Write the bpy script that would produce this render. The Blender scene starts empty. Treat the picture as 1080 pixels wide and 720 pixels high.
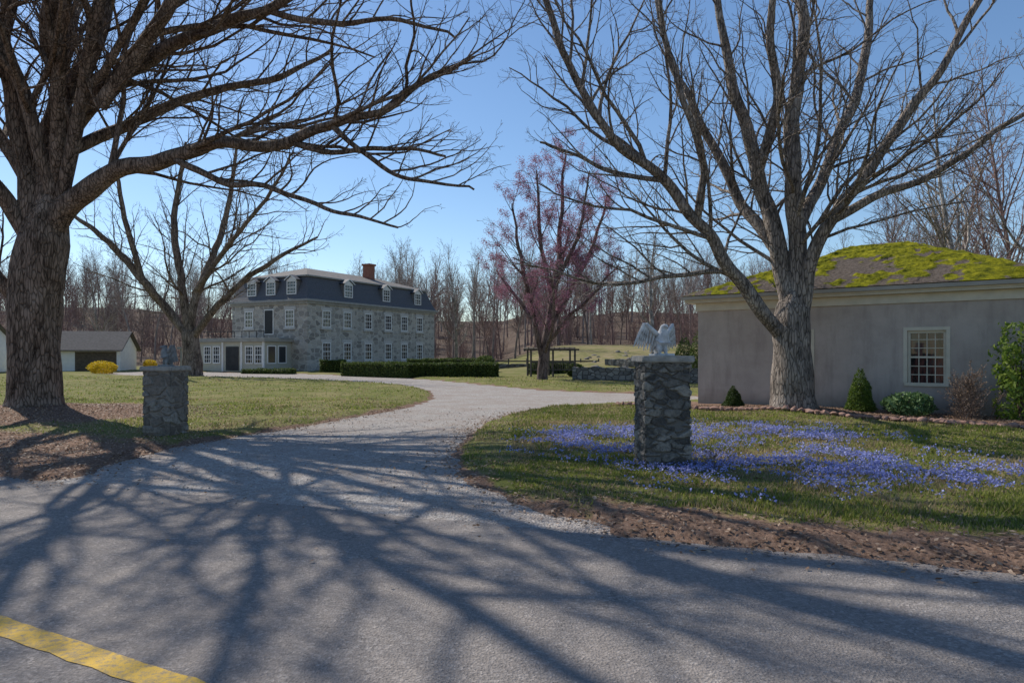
import bpy, bmesh, math, random
import numpy as np
from mathutils import Vector, Matrix, noise as mnoise
random.seed(7); np.random.seed(7)
rng=np.random.RandomState(11)
S=bpy.context.scene
CAMH=1.7; F=720.0; HZ=372.0
def P(px,py,d): return Vector(((px-540)/F*d, d, CAMH-(py-HZ)/F*d))
def G(px,py):
    d=CAMH*F/(py-HZ); return ((px-540)/F*d,d)
# ------------------------------------------------------------ materials
def newmat(name,rough=.85,spec=.3):
    m=bpy.data.materials.new(name); m.use_nodes=True
    nt=m.node_tree; b=nt.nodes['Principled BSDF']
    b.inputs['Roughness'].default_value=rough
    b.inputs['Specular IOR Level'].default_value=spec
    return m,nt,b
def coords(nt,scale=(1,1,1)):
    tc=nt.nodes.new('ShaderNodeTexCoord'); mp=nt.nodes.new('ShaderNodeMapping')
    mp.inputs['Scale'].default_value=scale
    nt.links.new(tc.outputs['Object'],mp.inputs['Vector']); return mp.outputs['Vector']
def ramp(nt,fac,stops):
    r=nt.nodes.new('ShaderNodeValToRGB'); e=r.color_ramp.elements
    while len(e)<len(stops): e.new(.5)
    for i,(p,c) in enumerate(stops):
        e[i].position=p; e[i].color=(c[0],c[1],c[2],1) if hasattr(c,'__len__') else (c,c,c,1)
    nt.links.new(fac,r.inputs['Fac']); return r.outputs['Color']
def tnoise(nt,vec,scale,detail=4,rough=.6,dist=0):
    n=nt.nodes.new('ShaderNodeTexNoise'); n.inputs['Scale'].default_value=scale
    n.inputs['Detail'].default_value=min(detail,5); n.inputs['Roughness'].default_value=rough
    n.inputs['Distortion'].default_value=dist
    nt.links.new(vec,n.inputs['Vector']); return n.outputs['Fac']
def tvor(nt,vec,scale,feature='F1',out='Distance',rand=1):
    n=nt.nodes.new('ShaderNodeTexVoronoi'); n.feature=feature
    n.inputs['Scale'].default_value=scale; n.inputs['Randomness'].default_value=rand
    nt.links.new(vec,n.inputs['Vector']); return n.outputs[out]
def mix(nt,fac,a,b,mode='MIX'):
    m=nt.nodes.new('ShaderNodeMix'); m.data_type='RGBA'; m.blend_type=mode
    if isinstance(fac,(int,float)): m.inputs[0].default_value=fac
    else: nt.links.new(fac,m.inputs[0])
    for i,v in ((6,a),(7,b)):
        if isinstance(v,(int,float)): m.inputs[i].default_value=(v,v,v,1)
        elif isinstance(v,tuple): m.inputs[i].default_value=(v[0],v[1],v[2],1)
        else: nt.links.new(v,m.inputs[i])
    return m.outputs[2]
def math_(nt,op,a,b):
    m=nt.nodes.new('ShaderNodeMath'); m.operation=op
    for i,v in ((0,a),(1,b)):
        if isinstance(v,(int,float)): m.inputs[i].default_value=v
        else: nt.links.new(v,m.inputs[i])
    return m.outputs[0]
def bump(nt,b,h,strength=.5,dist=.02):
    n=nt.nodes.new('ShaderNodeBump'); n.inputs['Strength'].default_value=strength
    n.inputs['Distance'].default_value=dist
    nt.links.new(h,n.inputs['Height']); nt.links.new(n.outputs[0],b.inputs['Normal'])
def simple(name,c1,c2,scale=3,rough=.85,bs=.3,bd=.01,stretch=(1,1,1),spec=.3,detail=5):
    m,nt,b=newmat(name,rough,spec); v=coords(nt,stretch)
    f=tnoise(nt,v,scale,detail)
    nt.links.new(ramp(nt,f,[(.3,c1),(.7,c2)]),b.inputs['Base Color'])
    if bs: bump(nt,b,tnoise(nt,v,scale*4,4),bs,bd)
    return m
def bark(name,dark,light,patch,sc=1.0,hero=True):
    m,nt,b=newmat(name,.9,.15)
    v=coords(nt,(1,1,.22)); v2=coords(nt)
    w=tnoise(nt,v,9*sc,5 if hero else 2,.7,.6 if hero else 0)
    base=ramp(nt,w,[(.36,dark),(.58,light)])
    if hero:
        p=tnoise(nt,v2,1.6*sc,5,.65)
        base=mix(nt,ramp(nt,p,[(.5,0),(.68,1)]),base,patch)
        crev=ramp(nt,tvor(nt,v,14*sc,'DISTANCE_TO_EDGE'),[(.0,.4),(.12,1)])
        base=mix(nt,1.0,base,crev,'MULTIPLY')
        h=math_(nt,'ADD',w,math_(nt,'MULTIPLY',crev,.7))
        bump(nt,b,h,.95,.06)
    nt.links.new(base,b.inputs['Base Color'])
    return m
def stone(name,c1,c2,c3,mortar,sx,sz,edge=.06,bd=.03):
    m,nt,b=newmat(name,.9,.2)
    v=coords(nt,(1/sx,1/sx,1/sz))
    n=nt.nodes.new('ShaderNodeVectorMath'); n.operation='ADD'
    nt.links.new(v,n.inputs[0]); 
    cm=nt.nodes.new('ShaderNodeTexNoise'); cm.inputs['Scale'].default_value=1.2
    nt.links.new(v,cm.inputs['Vector'])
    sc=nt.nodes.new('ShaderNodeVectorMath'); sc.operation='SCALE'; sc.inputs['Scale'].default_value=.35
    nt.links.new(cm.outputs['Color'],sc.inputs[0]); nt.links.new(sc.outputs[0],n.inputs[1])
    vv=n.outputs[0]
    e=tvor(nt,vv,1,'DISTANCE_TO_EDGE','Distance',.75)
    col=tvor(nt,vv,1,'F1','Color',.75)
    sep=nt.nodes.new('ShaderNodeSeparateColor'); nt.links.new(col,sep.inputs[0])
    cc=ramp(nt,sep.outputs[0],[(.0,c1),(.5,c2),(1,c3)])
    cc=mix(nt,math_(nt,'MULTIPLY',tnoise(nt,coords(nt),12,5),.45),cc,(.1,.1,.1))
    em=ramp(nt,e,[(edge*.4,0),(edge,1)])
    nt.links.new(mix(nt,em,mortar,cc),b.inputs['Base Color'])
    bump(nt,b,math_(nt,'ADD',em,math_(nt,'MULTIPLY',tnoise(nt,coords(nt),15,5),.6)),.8,bd)
    return m
def leafmat(name,cols,trans=.35,usecol=False,sc=6):
    m=bpy.data.materials.new(name); m.use_nodes=True; nt=m.node_tree
    b=nt.nodes['Principled BSDF']; b.inputs['Roughness'].default_value=.6; b.inputs['Specular IOR Level'].default_value=.25
    out=nt.nodes['Material Output']
    if usecol:
        a=nt.nodes.new('ShaderNodeAttribute'); a.attribute_name='Col'; c=a.outputs['Color']
    else:
        g=nt.nodes.new('ShaderNodeNewGeometry')
        f=g.outputs['Random Per Island']
        c=ramp(nt,f,[(i/max(1,len(cols)-1),q) for i,q in enumerate(cols)])
    nt.links.new(c,b.inputs['Base Color'])
    if trans>0:
        t=nt.nodes.new('ShaderNodeBsdfTranslucent'); nt.links.new(c,t.inputs['Color'])
        ms=nt.nodes.new('ShaderNodeMixShader'); ms.inputs[0].default_value=trans
        nt.links.new(b.outputs[0],ms.inputs[1]); nt.links.new(t.outputs[0],ms.inputs[2]); nt.links.new(ms.outputs[0],out.inputs['Surface'])
    return m
# ------------------------------------------------------------ mesh helpers
def empty(name,loc=(0,0,0),rz=0,parent=None):
    o=bpy.data.objects.new(name,None); S.collection.objects.link(o); o.location=loc; o.rotation_euler=(0,0,rz)
    if parent: o.parent=parent
    return o
def link(name,me,mat=None,parent=None,smooth=False):
    if mat is not None and len(me.materials)==0: me.materials.append(mat)
    o=bpy.data.objects.new(name,me); S.collection.objects.link(o)
    if parent: o.parent=parent
    return o
def np_mesh(name,V,Fs,cols=None,smooth=False):
    me=bpy.data.meshes.new(name); V=np.asarray(V,dtype=np.float32)
    if not isinstance(Fs,(list,tuple)): Fs=[Fs]
    Fs=[np.asarray(f,dtype=np.int32) for f in Fs if len(f)]
    me.vertices.add(len(V)); me.vertices.foreach_set('co',V.ravel())
    li=np.concatenate([f.ravel() for f in Fs]); st=[];o=0
    for f in Fs:
        st.append(o+np.arange(len(f))*f.shape[1]); o+=f.size
    st=np.concatenate(st)
    me.loops.add(len(li)); me.loops.foreach_set('vertex_index',li)
    me.polygons.add(len(st)); me.polygons.foreach_set('loop_start',st.astype(np.int32))
    me.update(calc_edges=True)
    me.polygons.foreach_set('use_smooth',np.full(len(st),bool(smooth)))
    if cols is not None:
        a=me.attributes.new('Col','FLOAT_COLOR','POINT')
        c=np.ones((len(V),4),dtype=np.float32); c[:,:3]=cols; a.data.foreach_set('color',c.ravel())
    return me
class B:
    """box / poly batch builder"""
    def __init__(s): s.v=[];s.f=[]
    def box(s,x0,x1,y0,y1,z0,z1):
        i=len(s.v); s.v+=[(x,y,z) for z in (z0,z1) for y in (y0,y1) for x in (x0,x1)]
        s.f+=[(i,i+2,i+3,i+1),(i+4,i+5,i+7,i+6),(i,i+1,i+5,i+4),(i+2,i+6,i+7,i+3),(i,i+4,i+6,i+2),(i+1,i+3,i+7,i+5)]
    def poly(s,pts):
        i=len(s.v); s.v+=[tuple(p) for p in pts]; s.f.append(tuple(range(i,i+len(pts))))
    def obj(s,name,mat,parent=None,bevel=0):
        me=bpy.data.meshes.new(name); me.from_pydata(s.v,[],s.f); me.update()
        o=link(name,me,mat,parent)
        if bevel:
            b=o.modifiers.new('b','BEVEL'); b.width=bevel; b.segments=2
        return o
def sstep(a,b,x): 
    t=np.clip((x-a)/(b-a),0,1); return t*t*(3-2*t)
def vn(x,y,seed=0):
    xi=np.floor(x).astype(int); yi=np.floor(y).astype(int); fx=x-xi; fy=y-yi
    fx=fx*fx*(3-2*fx); fy=fy*fy*(3-2*fy)
    def h(a,b): 
        q=np.sin(a*127.1+b*311.7+seed*74.7)*43758.5453; return q-np.floor(q)
    return (h(xi,yi)*(1-fx)+h(xi+1,yi)*fx)*(1-fy)+(h(xi,yi+1)*(1-fx)+h(xi+1,yi+1)*fx)*fy
def fbm(x,y,s=0): return (vn(x,y,s)+.5*vn(x*2.1,y*2.1,s+1)+.25*vn(x*4.3,y*4.3,s+2))/1.75
# ------------------------------------------------------------ layout
RN=(.353,.9357); RD=(.9357,-.353); RC=6.17; RC2=-1.0
def sroad(x,y):
    c=x*RN[0]+y*RN[1]; return np.maximum(c-RC,RC2-c)
def chaikin(p,n=2):
    for _ in range(n):
        q=[]
        for i in range(len(p)):
            a=p[i];b=p[(i+1)%len(p)]
            q+=[(a[0]*.75+b[0]*.25,a[1]*.75+b[1]*.25),(a[0]*.25+b[0]*.75,a[1]*.25+b[1]*.75)]
        p=q
    return p
dpx=[(60,512),(110,494),(165,478),(225,465),(300,455),(375,441),(440,429),(468,419),(450,409),(400,403.5),(300,399),(180,396.5),(100,396),
     (100,392.5),(190,391.5),(330,394.2),(440,399),(520,407),(570,412),(660,415),(740,417.5),(740,423),(672,424.5),(600,427.5),(550,433),(505,445),(478,462),(466,482),(476,503),(520,525),(590,549),(650,566)]
drive=[G(*q) for q in dpx]+[(1.6,3.5),(-8,7)]
drive=chaikin(drive,2)
def sdf(poly,x,y):
    x=np.asarray(x,dtype=float).ravel(); y=np.asarray(y,dtype=float).ravel()
    best=np.full(x.shape,1e9); ins=np.zeros(x.shape,bool)
    for i in range(len(poly)):
        ax,ay=poly[i];bx,by=poly[(i+1)%len(poly)]
        dx,dy=bx-ax,by-ay; L=dx*dx+dy*dy+1e-9
        t=np.clip(((x-ax)*dx+(y-ay)*dy)/L,0,1)
        best=np.minimum(best,(x-ax-t*dx)**2+(y-ay-t*dy)**2)
        if abs(dy)>1e-9:
            c=((ay>y)!=(by>y))&(x<(bx-ax)*(y-ay)/dy+ax); ins^=c
    d=np.sqrt(best); return np.where(ins,-d,d)
def S_out(x,y): return np.minimum(sroad(x,y),sdf(drive,x,y).reshape(np.shape(x)))
BP0=np.array([6.05,22.2]); BW=np.array([.783,-.622]); BN=np.array([.622,.783]); BL=9.2; BD=8.0
BEDW=2.9
TA=P(38,440,18); TC=P(838,438,18.3)
def height(x,y,s=None):
    if s is None: s=S_out(x,y)
    near=sstep(-.12,.55,s+(fbm(x*2.2,y*2.2,3)-.5)*.45)
    z=-.05+.14*near+(fbm(x*.5,y*.5,5)-.5)*.10*sstep(.3,2,s)+(vn(x*5,y*5,8)-.5)*.025*near
    z=z+.25*np.exp(-((x-TA.x)**2+(y-TA.y)**2)/5.0)*sstep(.2,1.5,s)
    z=z+.15*np.exp(-((x-TC.x)**2+(y-TC.y)**2)/2.0)
    z=z+sstep(46,85,y)*2.6*sstep(-5,7,x)+sstep(92,240,y)*(8+7*fbm(x*.025,y*.02,4))
    z=z+sstep(60,140,-x)*5*sstep(40,120,y)
    return z
def h1(x,y): return float(height(np.array([x]),np.array([y]))[0])
def mulch(x,y,s):
    nz=(fbm(x*1.3,y*1.3,21)-.5)
    c=x*RN[0]+y*RN[1]
    a=np.exp(-(np.hypot(x-TA.x,(y-TA.y))/3.6)**4)*1.2
    lv=sstep(-3,-5.5,x)*sstep(4.2,2.2,c-RC)
    rv=sstep(.2,1.2,x)*sstep(1.7,.35,c-RC)
    ed=sstep(.5,.1,s)*.85
    bb=(x-BP0[0])*BN[0]+(y-BP0[1])*BN[1]; al=(x-BP0[0])*BW[0]+(y-BP0[1])*BW[1]
    bed=sstep(-BEDW-.05,-BEDW+.1,bb)*sstep(.5,0,bb)*sstep(-1.5,-1.2,al)
    m=np.maximum.reduce([a,lv,rv,ed,bed*2])
    return np.clip(m+nz*.9*(m>.02)-.0,0,1)
# ------------------------------------------------------------ ground
xs=np.concatenate([-np.geomspace(600,17,44),np.arange(-16.5,18.5,.13),np.geomspace(19,600,44)])
ys=np.concatenate([[-150,-80,-40,-20,-10,-5,-2,0,1.5,3],np.arange(3.6,30,.14),np.geomspace(30.3,700,80)])
X,Y=np.meshgrid(xs,ys); sg=S_out(X,Y); Z=height(X,Y,sg)
ny,nx=X.shape
idx=np.arange(ny*nx).reshape(ny,nx)
Fq=np.stack([idx[:-1,:-1],idx[:-1,1:],idx[1:,1:],idx[1:,:-1]],-1).reshape(-1,4)
mu=mulch(X,Y,sg)
forest=sstep(74,92,Y+6*(fbm(X*.1,Y*.1,2)-.5))
forest=np.maximum(forest,sstep(16,26,X)*sstep(20,30,Y))
dry=np.maximum(sstep(44,60,Y)*sstep(-4,5,X),sstep(36,60,-X)*sstep(30,60,Y)*.6)
gm=np_mesh('ground',np.stack([X,Y,Z],-1).reshape(-1,3),Fq,np.stack([mu,forest,dry],-1).reshape(-1,3),True)
m,nt,b=newmat('ground_mat',.95,.1)
v=coords(nt)
grass=ramp(nt,tnoise(nt,v,2.2,8,.75),[(.3,(.075,.085,.022)),(.5,(.125,.14,.035)),(.7,(.19,.19,.055))])
grass=mix(nt,ramp(nt,tnoise(nt,v,.5,5,.7),[(.42,0),(.66,.75)]),grass,(.25,.205,.10))
lit=ramp(nt,tnoise(nt,v,22,6,.8),[(.3,(.075,.045,.032)),(.5,(.20,.128,.092)),(.72,(.35,.24,.175))])
fo=ramp(nt,tnoise(nt,v,.12,5,.8),[(.35,(.045,.034,.027)),(.5,(.10,.072,.055)),(.65,(.15,.115,.085))])
dr=ramp(nt,tnoise(nt,v,.5,8,.75),[(.32,(.10,.12,.03)),(.5,(.21,.185,.085)),(.7,(.29,.225,.145))])
at=nt.nodes.new('ShaderNodeAttribute'); at.attribute_name='Col'
sp=nt.nodes.new('ShaderNodeSeparateColor'); nt.links.new(at.outputs['Color'],sp.inputs[0])
c=mix(nt,sp.outputs[2],grass,dr); c=mix(nt,sp.outputs[1],c,fo); 
mm=math_(nt,'ADD',sp.outputs[0],math_(nt,'MULTIPLY',math_(nt,'SUBTRACT',tnoise(nt,v,5,6,.8),.5),.9))
c=mix(nt,ramp(nt,mm,[(.35,0),(.6,1)]),c,lit)
nt.links.new(c,b.inputs['Base Color']); bump(nt,b,tnoise(nt,v,30,4,.8),.7,.03)
link('ground',gm,m)
# ------------------------------------------------------------ road + drive
def sheet(name,outline,z,mat):
    bm=bmesh.new(); vs=[bm.verts.new((p[0],p[1],z)) for p in outline]
    es=[bm.edges.new((vs[i],vs[(i+1)%len(vs)])) for i in range(len(vs))]
    bmesh.ops.triangle_fill(bm,use_beauty=True,use_dissolve=False,edges=es,normal=(0,0,1))
    me=bpy.data.meshes.new(name); bm.to_mesh(me); bm.free(); 
    return link(name,me,mat)
m,nt,b=newmat('gravel_mat',.95,.15); v=coords(nt)
st=tvor(nt,v,38,'F1','Color'); sp=nt.nodes.new('ShaderNodeSeparateColor'); nt.links.new(st,sp.inputs[0])
c=ramp(nt,sp.outputs[0],[(0,(.22,.19,.17)),(.5,(.37,.335,.305)),(.85,(.47,.43,.395)),(1,(.62,.58,.54))])
c=mix(nt,ramp(nt,tnoise(nt,v,.9,7,.7),[(.42,0),(.66,.75)]),c,(.29,.22,.175))
c=mix(nt,.28,c,ramp(nt,tnoise(nt,v,9,8,.8),[(.3,.1),(.7,.55)]))
nt.links.new(c,b.inputs['Base Color'])
bump(nt,b,math_(nt,'ADD',tvor(nt,v,38),tnoise(nt,v,6,4,.7)),.8,.03); gravel=m
def inflate(poly,r):
    out=[];n=len(poly)
    area=sum(poly[i][0]*poly[(i+1)%n][1]-poly[(i+1)%n][0]*poly[i][1] for i in range(n))
    sg_=1 if area>0 else -1
    for i in range(n):
        a=poly[i-1];b_=poly[(i+1)%n]; dx,dy=b_[0]-a[0],b_[1]-a[1]; L=math.hypot(dx,dy)+1e-9
        out.append((poly[i][0]+sg_*dy/L*r,poly[i][1]-sg_*dx/L*r))
    return out
sheet('gravel_driveway',inflate(drive,.25),0.0,gravel)
m,nt,b=newmat('asphalt_mat',.9,.2); v=coords(nt)
agg=tvor(nt,v,55,'F1','Color'); sp=nt.nodes.new('ShaderNodeSeparateColor'); nt.links.new(agg,sp.inputs[0])
c=ramp(nt,sp.outputs[0],[(0,(.13,.118,.11)),(.45,(.235,.213,.198)),(.8,(.31,.28,.26)),(1,(.54,.49,.455))])
c=mix(nt,.5,c,ramp(nt,tnoise(nt,v,60,3,.8),[(.35,(.145,.13,.122)),(.65,(.39,.35,.325))]))
c=mix(nt,ramp(nt,tnoise(nt,v,.8,6,.7),[(.35,0),(.7,.6)]),c,(.20,.178,.167))
c=mix(nt,ramp(nt,tnoise(nt,v,5,7,.8),[(.5,0),(.75,.45)]),c,(.35,.305,.275))
wv=nt.nodes.new('ShaderNodeVectorMath'); wv.operation='ADD'
cn=nt.nodes.new('ShaderNodeTexNoise'); cn.inputs['Scale'].default_value=2.5; cn.inputs['Detail'].default_value=4; nt.links.new(v,cn.inputs['Vector'])
nt.links.new(v,wv.inputs[0]); nt.links.new(cn.outputs['Color'],wv.inputs[1])
crk=ramp(nt,tvor(nt,wv.outputs[0],.75,'DISTANCE_TO_EDGE'),[(.0,1),(.007,0)])
crk=math_(nt,'MULTIPLY',crk,ramp(nt,tnoise(nt,v,.6,2),[(.48,0),(.56,1)]))
c=mix(nt,math_(nt,'MULTIPLY',crk,.5),c,(.06,.055,.05))
nt.links.new(c,b.inputs['Base Color'])
bump(nt,b,math_(nt,'ADD',tnoise(nt,v,90,2,.8),math_(nt,'MULTIPLY',tvor(nt,v,55),.8)),.75,.016); asphalt=m
def rp(a,c): return (a*RD[0]+c*RN[0], a*RD[1]+c*RN[1])
ol=[]
for i in range(0,801):
    a=-60+i*.15; ol.append(rp(a,RC+.1+(mnoise.noise(Vector((a*.7,0,3)))*.14+mnoise.noise(Vector((a*3.1,0,9)))*.06)))
ol+=[rp(60,RC2-.2),rp(-60,RC2-.2)]
sheet('asphalt_road',ol,.006,asphalt)
m,nt,b=newmat('yellow_paint',.8,.3); v=coords(nt)
c=mix(nt,ramp(nt,tnoise(nt,v,22,6,.85),[(.45,0),(.62,1)]),(.66,.42,.07),(.30,.235,.15))
nt.links.new(c,b.inputs['Base Color']); bump(nt,b,tnoise(nt,v,90,3,.8),.5,.01)
def yp(a,c): return (a*.888+c*.46, -a*.46+c*.888)
ol=[yp(-12+i*.1,2.39+.02*mnoise.noise(Vector((i*.5,1,1)))) for i in range(161)]+[yp(4-i*.1,2.215+.02*mnoise.noise(Vector((i*.5,5,1)))) for i in range(161)]
sheet('yellow_road_line',ol,.010,m)
# ------------------------------------------------------------ trees
class Tree:
    def __init__(s,seed): s.g={}; s.r=random.Random(seed); s.tips=[]
    def add(s,pts,rads,sides):
        s.g.setdefault((len(pts),sides),[]).append((pts,rads))
    def mesh(s,name,ridge=0):
        VV=[];FF=[];off=0
        for (n,k),L in s.g.items():
            p=np.array([[tuple(q) for q in a[0]] for a in L]); r=np.array([a[1] for a in L])
            t=np.gradient(p,axis=1); t/=np.linalg.norm(t,axis=2,keepdims=True)+1e-9
            mt=t.mean(axis=1); ref=np.zeros_like(mt); ax=np.argmin(np.abs(mt),axis=1); ref[np.arange(len(ax)),ax]=1
            ref=np.repeat(ref[:,None,:],n,1)
            u=np.cross(t,ref); u/=np.linalg.norm(u,axis=2,keepdims=True)+1e-9; w=np.cross(t,u)
            a=np.arange(k)*2*math.pi/k
            ring=u[:,:,None,:]*np.cos(a)[None,None,:,None]+w[:,:,None,:]*np.sin(a)[None,None,:,None]
            rr=np.repeat(r[:,:,None],k,2)
            if k>=16 and ridge:
                ph=a[None,None,:]; zz=p[:,:,2][:,:,None]
                q=0
                for kk,am in ((3,.09),(5,.07),(11,.035),(17,.02)):
                    q=q+am*np.sin(kk*ph+zz*(.5+.15*kk)+kk)*(.6+.4*np.sin(zz*2.1+kk*1.7))
                rr=rr*(1+q*ridge)
            V=p[:,:,None,:]+ring*rr[...,None]
            Bn=len(L); VV.append(V.reshape(-1,3))
            ii=np.arange(Bn*n*k).reshape(Bn,n,k)+off; i2=np.roll(ii,-1,axis=2)
            FF.append(np.stack([ii[:,:-1],i2[:,:-1],i2[:,1:],ii[:,1:]],-1).reshape(-1,4)); off+=Bn*n*k
        return np_mesh(name,np.concatenate(VV),np.concatenate(FF),None,True)
    def path(s,p,d,L,n,wander,trop):
        R=s.r; out=[p.copy()]; d=d.normalized(); st=L/(n-1); 
        for i in range(n-1):
            d=(d+Vector((R.gauss(0,wander),R.gauss(0,wander),R.gauss(0,wander)+trop))).normalized()
            p=p+d*st; out.append(p.copy())
        return out
    def spawn(s,pts,rads,lev,C):
        if lev>=C['max']: 
            return
        R=s.r; L=sum((pts[i+1]-pts[i]).length for i in range(len(pts)-1))
        n=max(2,int(L*C['dens'][lev]*R.uniform(.85,1.15))); t0=C['t0'][lev]
        for i in range(n):
            t=t0+(1-t0)*(i+R.random())/n; f=t*(len(pts)-1); k=min(int(f),len(pts)-2); f-=k
            p=pts[k].lerp(pts[k+1],f); tg=(pts[k+1]-pts[k]).normalized(); ra=rads[k]*(1-f)+rads[k+1]*f
            ax=Vector((R.gauss(0,1),R.gauss(0,1),R.gauss(0,1))).cross(tg)
            if ax.length<1e-3: continue
            ang=math.radians(R.uniform(*C['ang'][lev])); 
            d=Matrix.Rotation(ang,3,ax.normalized())@tg
            if lev<=1 and d.z<-.15: d.z*=-.5
            ln=max(L,C.get('lmin',0) if lev==0 else 0)*C['ratio'][lev]*(1-.6*t)*R.uniform(.65,1.3)
            rc=max(C['rmin'],min(ra*R.uniform(.45,.75), ln*C['rl']))
            nn=C['n'][lev]; q=s.path(p,d,ln,nn,C['w'][lev],C['trop'][lev])
            tip=max(C['rmin']*.6,rc*.25); rr=[rc+(tip-rc)*(j/(nn-1)) for j in range(nn)]
            s.add(q,rr,C['sides'][lev])
            if lev+1>=C['max']: s.tips.append(q[-1]); s.tips.append(q[len(q)//2])
            s.spawn(q,rr,lev+1,C)
    def guideW(s,pw,rw,C,sides=10,spawn=True,lev=0,dens=6):
        out=[];ro=[]
        for i in range(len(pw)-1):
            p0=pw[max(0,i-1)];p1=pw[i];p2=pw[i+1];p3=pw[min(len(pw)-1,i+2)]
            for j in range(dens):
                t=j/dens
                q=.5*((2*p1)+(p2-p0)*t+(2*p0-5*p1+4*p2-p3)*t*t+(-p0+3*p1-3*p2+p3)*t**3)
                q=q+Vector([mnoise.noise(q*.9+Vector((k*9,0,0)))*.14*(1 if sides<16 else .2) for k in range(3)])*min(1,i+t)
                out.append(q); ro.append((rw[i]*(1-t)+rw[i+1]*t)*(1+.08*mnoise.noise(q*1.5)))
        out.append(pw[-1]); ro.append(rw[-1])
        s.add(out,ro,sides)
        if spawn: s.spawn(out,ro,lev,C)
    def guide(s,px,C,sides=10,spawn=True,lev=0,dens=6,rs=1.0):
        s.guideW([P(a,b_,d) for a,b_,d,r in px],[r*d/F*rs for a,b_,d,r in px],C,sides,spawn,lev,dens)
BIG=dict(max=4,dens=[1.9,2.4,3.4,3.8],t0=[.15,.12,.1,.1],ang=[(24,56),(24,55),(22,55),(22,50)],ratio=[.43,.5,.52,.55],
    lmin=6.5,n=[11,9,6,4],w=[.13,.15,.17,.18],trop=[.04,.02,.005,-.01],sides=[7,5,3,3],rmin=.0042,rl=.0125)
barkA=bark('bark_brown',(.07,.05,.038),(.27,.20,.155),(.34,.265,.215))
barkC=bark('bark_grey',(.10,.085,.073),(.34,.285,.245),(.45,.39,.335))
barkB=bark('bark_tan',(.09,.066,.052),(.28,.215,.17),(.34,.27,.22),.6)
barkW=bark('bark_pale',(.17,.145,.12),(.42,.36,.31),(.60,.55,.50),.6)
T=Tree(1)
T.guide([(34,448,18,36),(35,437,18,29),(36,418,18,25),(36,390,18,23.5),(36,340,18,23.5),(41,290,18,25),(47,255,18,24),(52,225,18,17),(58,205,18,8)],BIG,32,False,dens=10)
gA=[
 [(50,250,18,16),(75,215,17.8,13),(120,183,17.5,10),(180,165,17,8.5),(240,152,16.6,7),(300,148,16,6),(350,132,15.6,5),(400,116,15.2,4),(450,86,15,3),(500,60,14.6,1.5)],
 [(48,235,18,15),(65,160,18.2,12),(100,105,18.2,10),(150,65,18,8.5),(210,35,17.6,7),(280,10,17,5.5),(340,-20,16.4,4),(410,-70,16,2)],
 [(45,235,18,13),(50,150,18.4,10),(75,90,18.8,9),(105,35,19,7),(125,-30,19.2,5),(150,-120,19.2,3)],
 [(36,240,18,13),(26,160,18,10),(14,100,18,9),(4,40,17.8,7),(12,-50,17.5,5),(30,-140,17.5,2)],
 [(32,250,18,11),(5,205,17.6,9),(-35,150,17,7),(-70,60,16.5,5),(-90,-60,16,2)],
 [(64,165,18.1,8),(95,150,18.8,7),(150,122,19.5,6),(220,98,20,4.5),(290,82,20.5,3.5),(350,52,21,1.6)],
 [(52,140,18.4,8),(58,90,17.8,7),(46,30,17,6),(62,-60,16.5,4),(60,-160,16,2)],
 [(20,318,18,9),(-15,280,17.6,7),(-70,215,17,5),(-120,120,16.5,2)],
 [(180,165,17,4.5),(230,190,16.5,3.6),(300,205,16,2.9),(360,225,15.5,2.2),(420,240,15.2,1.3)],
 [(300,148,16,4),(350,160,15.7,3.2),(410,155,15.4,2.5),(470,165,15.2,1.4)],
 [(350,132,15.6,3.5),(390,170,15.4,2.8),(440,190,15.2,2.1),(500,200,15,1.2)],
 [(280,10,17,4),(340,25,16.6,3.4),(410,20,16.2,2.6),(480,40,16,1.3)],
]
for g in gA: T.guide(g,BIG,12 if g[0][3]>10 else 9,rs=.92)
HI=dict(BIG); HI.update(max=3,dens=[1.4,1.7,2.2],rmin=.009,rl=.016,sides=[6,4,3])
for pts in [[(-12,18,5.5),(-12.5,17,9),(-13.5,15.5,13),(-14,13.5,17),(-13.5,12,21)],
            [(-12,18,6),(-11,16.5,10),(-10.5,14.5,14),(-10,12.5,18),(-9,11,21)],
            [(-12,18,5.2),(-10.5,17,9),(-8.5,15,13),(-7,13,17),(-6,11.5,20)],
            [(-10.5,17.4,8),(-8,16.5,10.5),(-5,15.5,13.5),(-2,14,16),(1,13,18)],
            [(-12,18,5),(-14,18,8),(-17,17,12),(-19,15,15),(-20,13,18)],
            [(-12.5,17,9),(-15,14,11.5),(-16,11.5,13.5),(-16,9,15)],
            [(-8.5,15,13),(-7,13,15),(-5,11,17),(-3,9.5,18.5)],
            [(-8.5,15,13),(-5.5,15,17),(-3.5,15,21)],
            [(-5,15.5,13.5),(-2.5,16,15.5),(.5,16,17.5)],
            [(-12,18,6),(-13,20,11),(-12,21,16),(-11,21,21)]]:
    n=len(pts); T.guideW([Vector(p) for p in pts],[.19-.15*i/(n-1) for i in range(n)],HI,9)
link('maple_tree',T.mesh('maple_tree',1.0),barkA)
T=Tree(5)
T.guide([(840,448,18.3,36),(838,437,18.3,27),(836,418,18.3,21),(835,385,18.3,19),(834,350,18.3,19),(836,325,18.3,16),(838,305,18.3,9)],BIG,28,False,dens=10)
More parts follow.
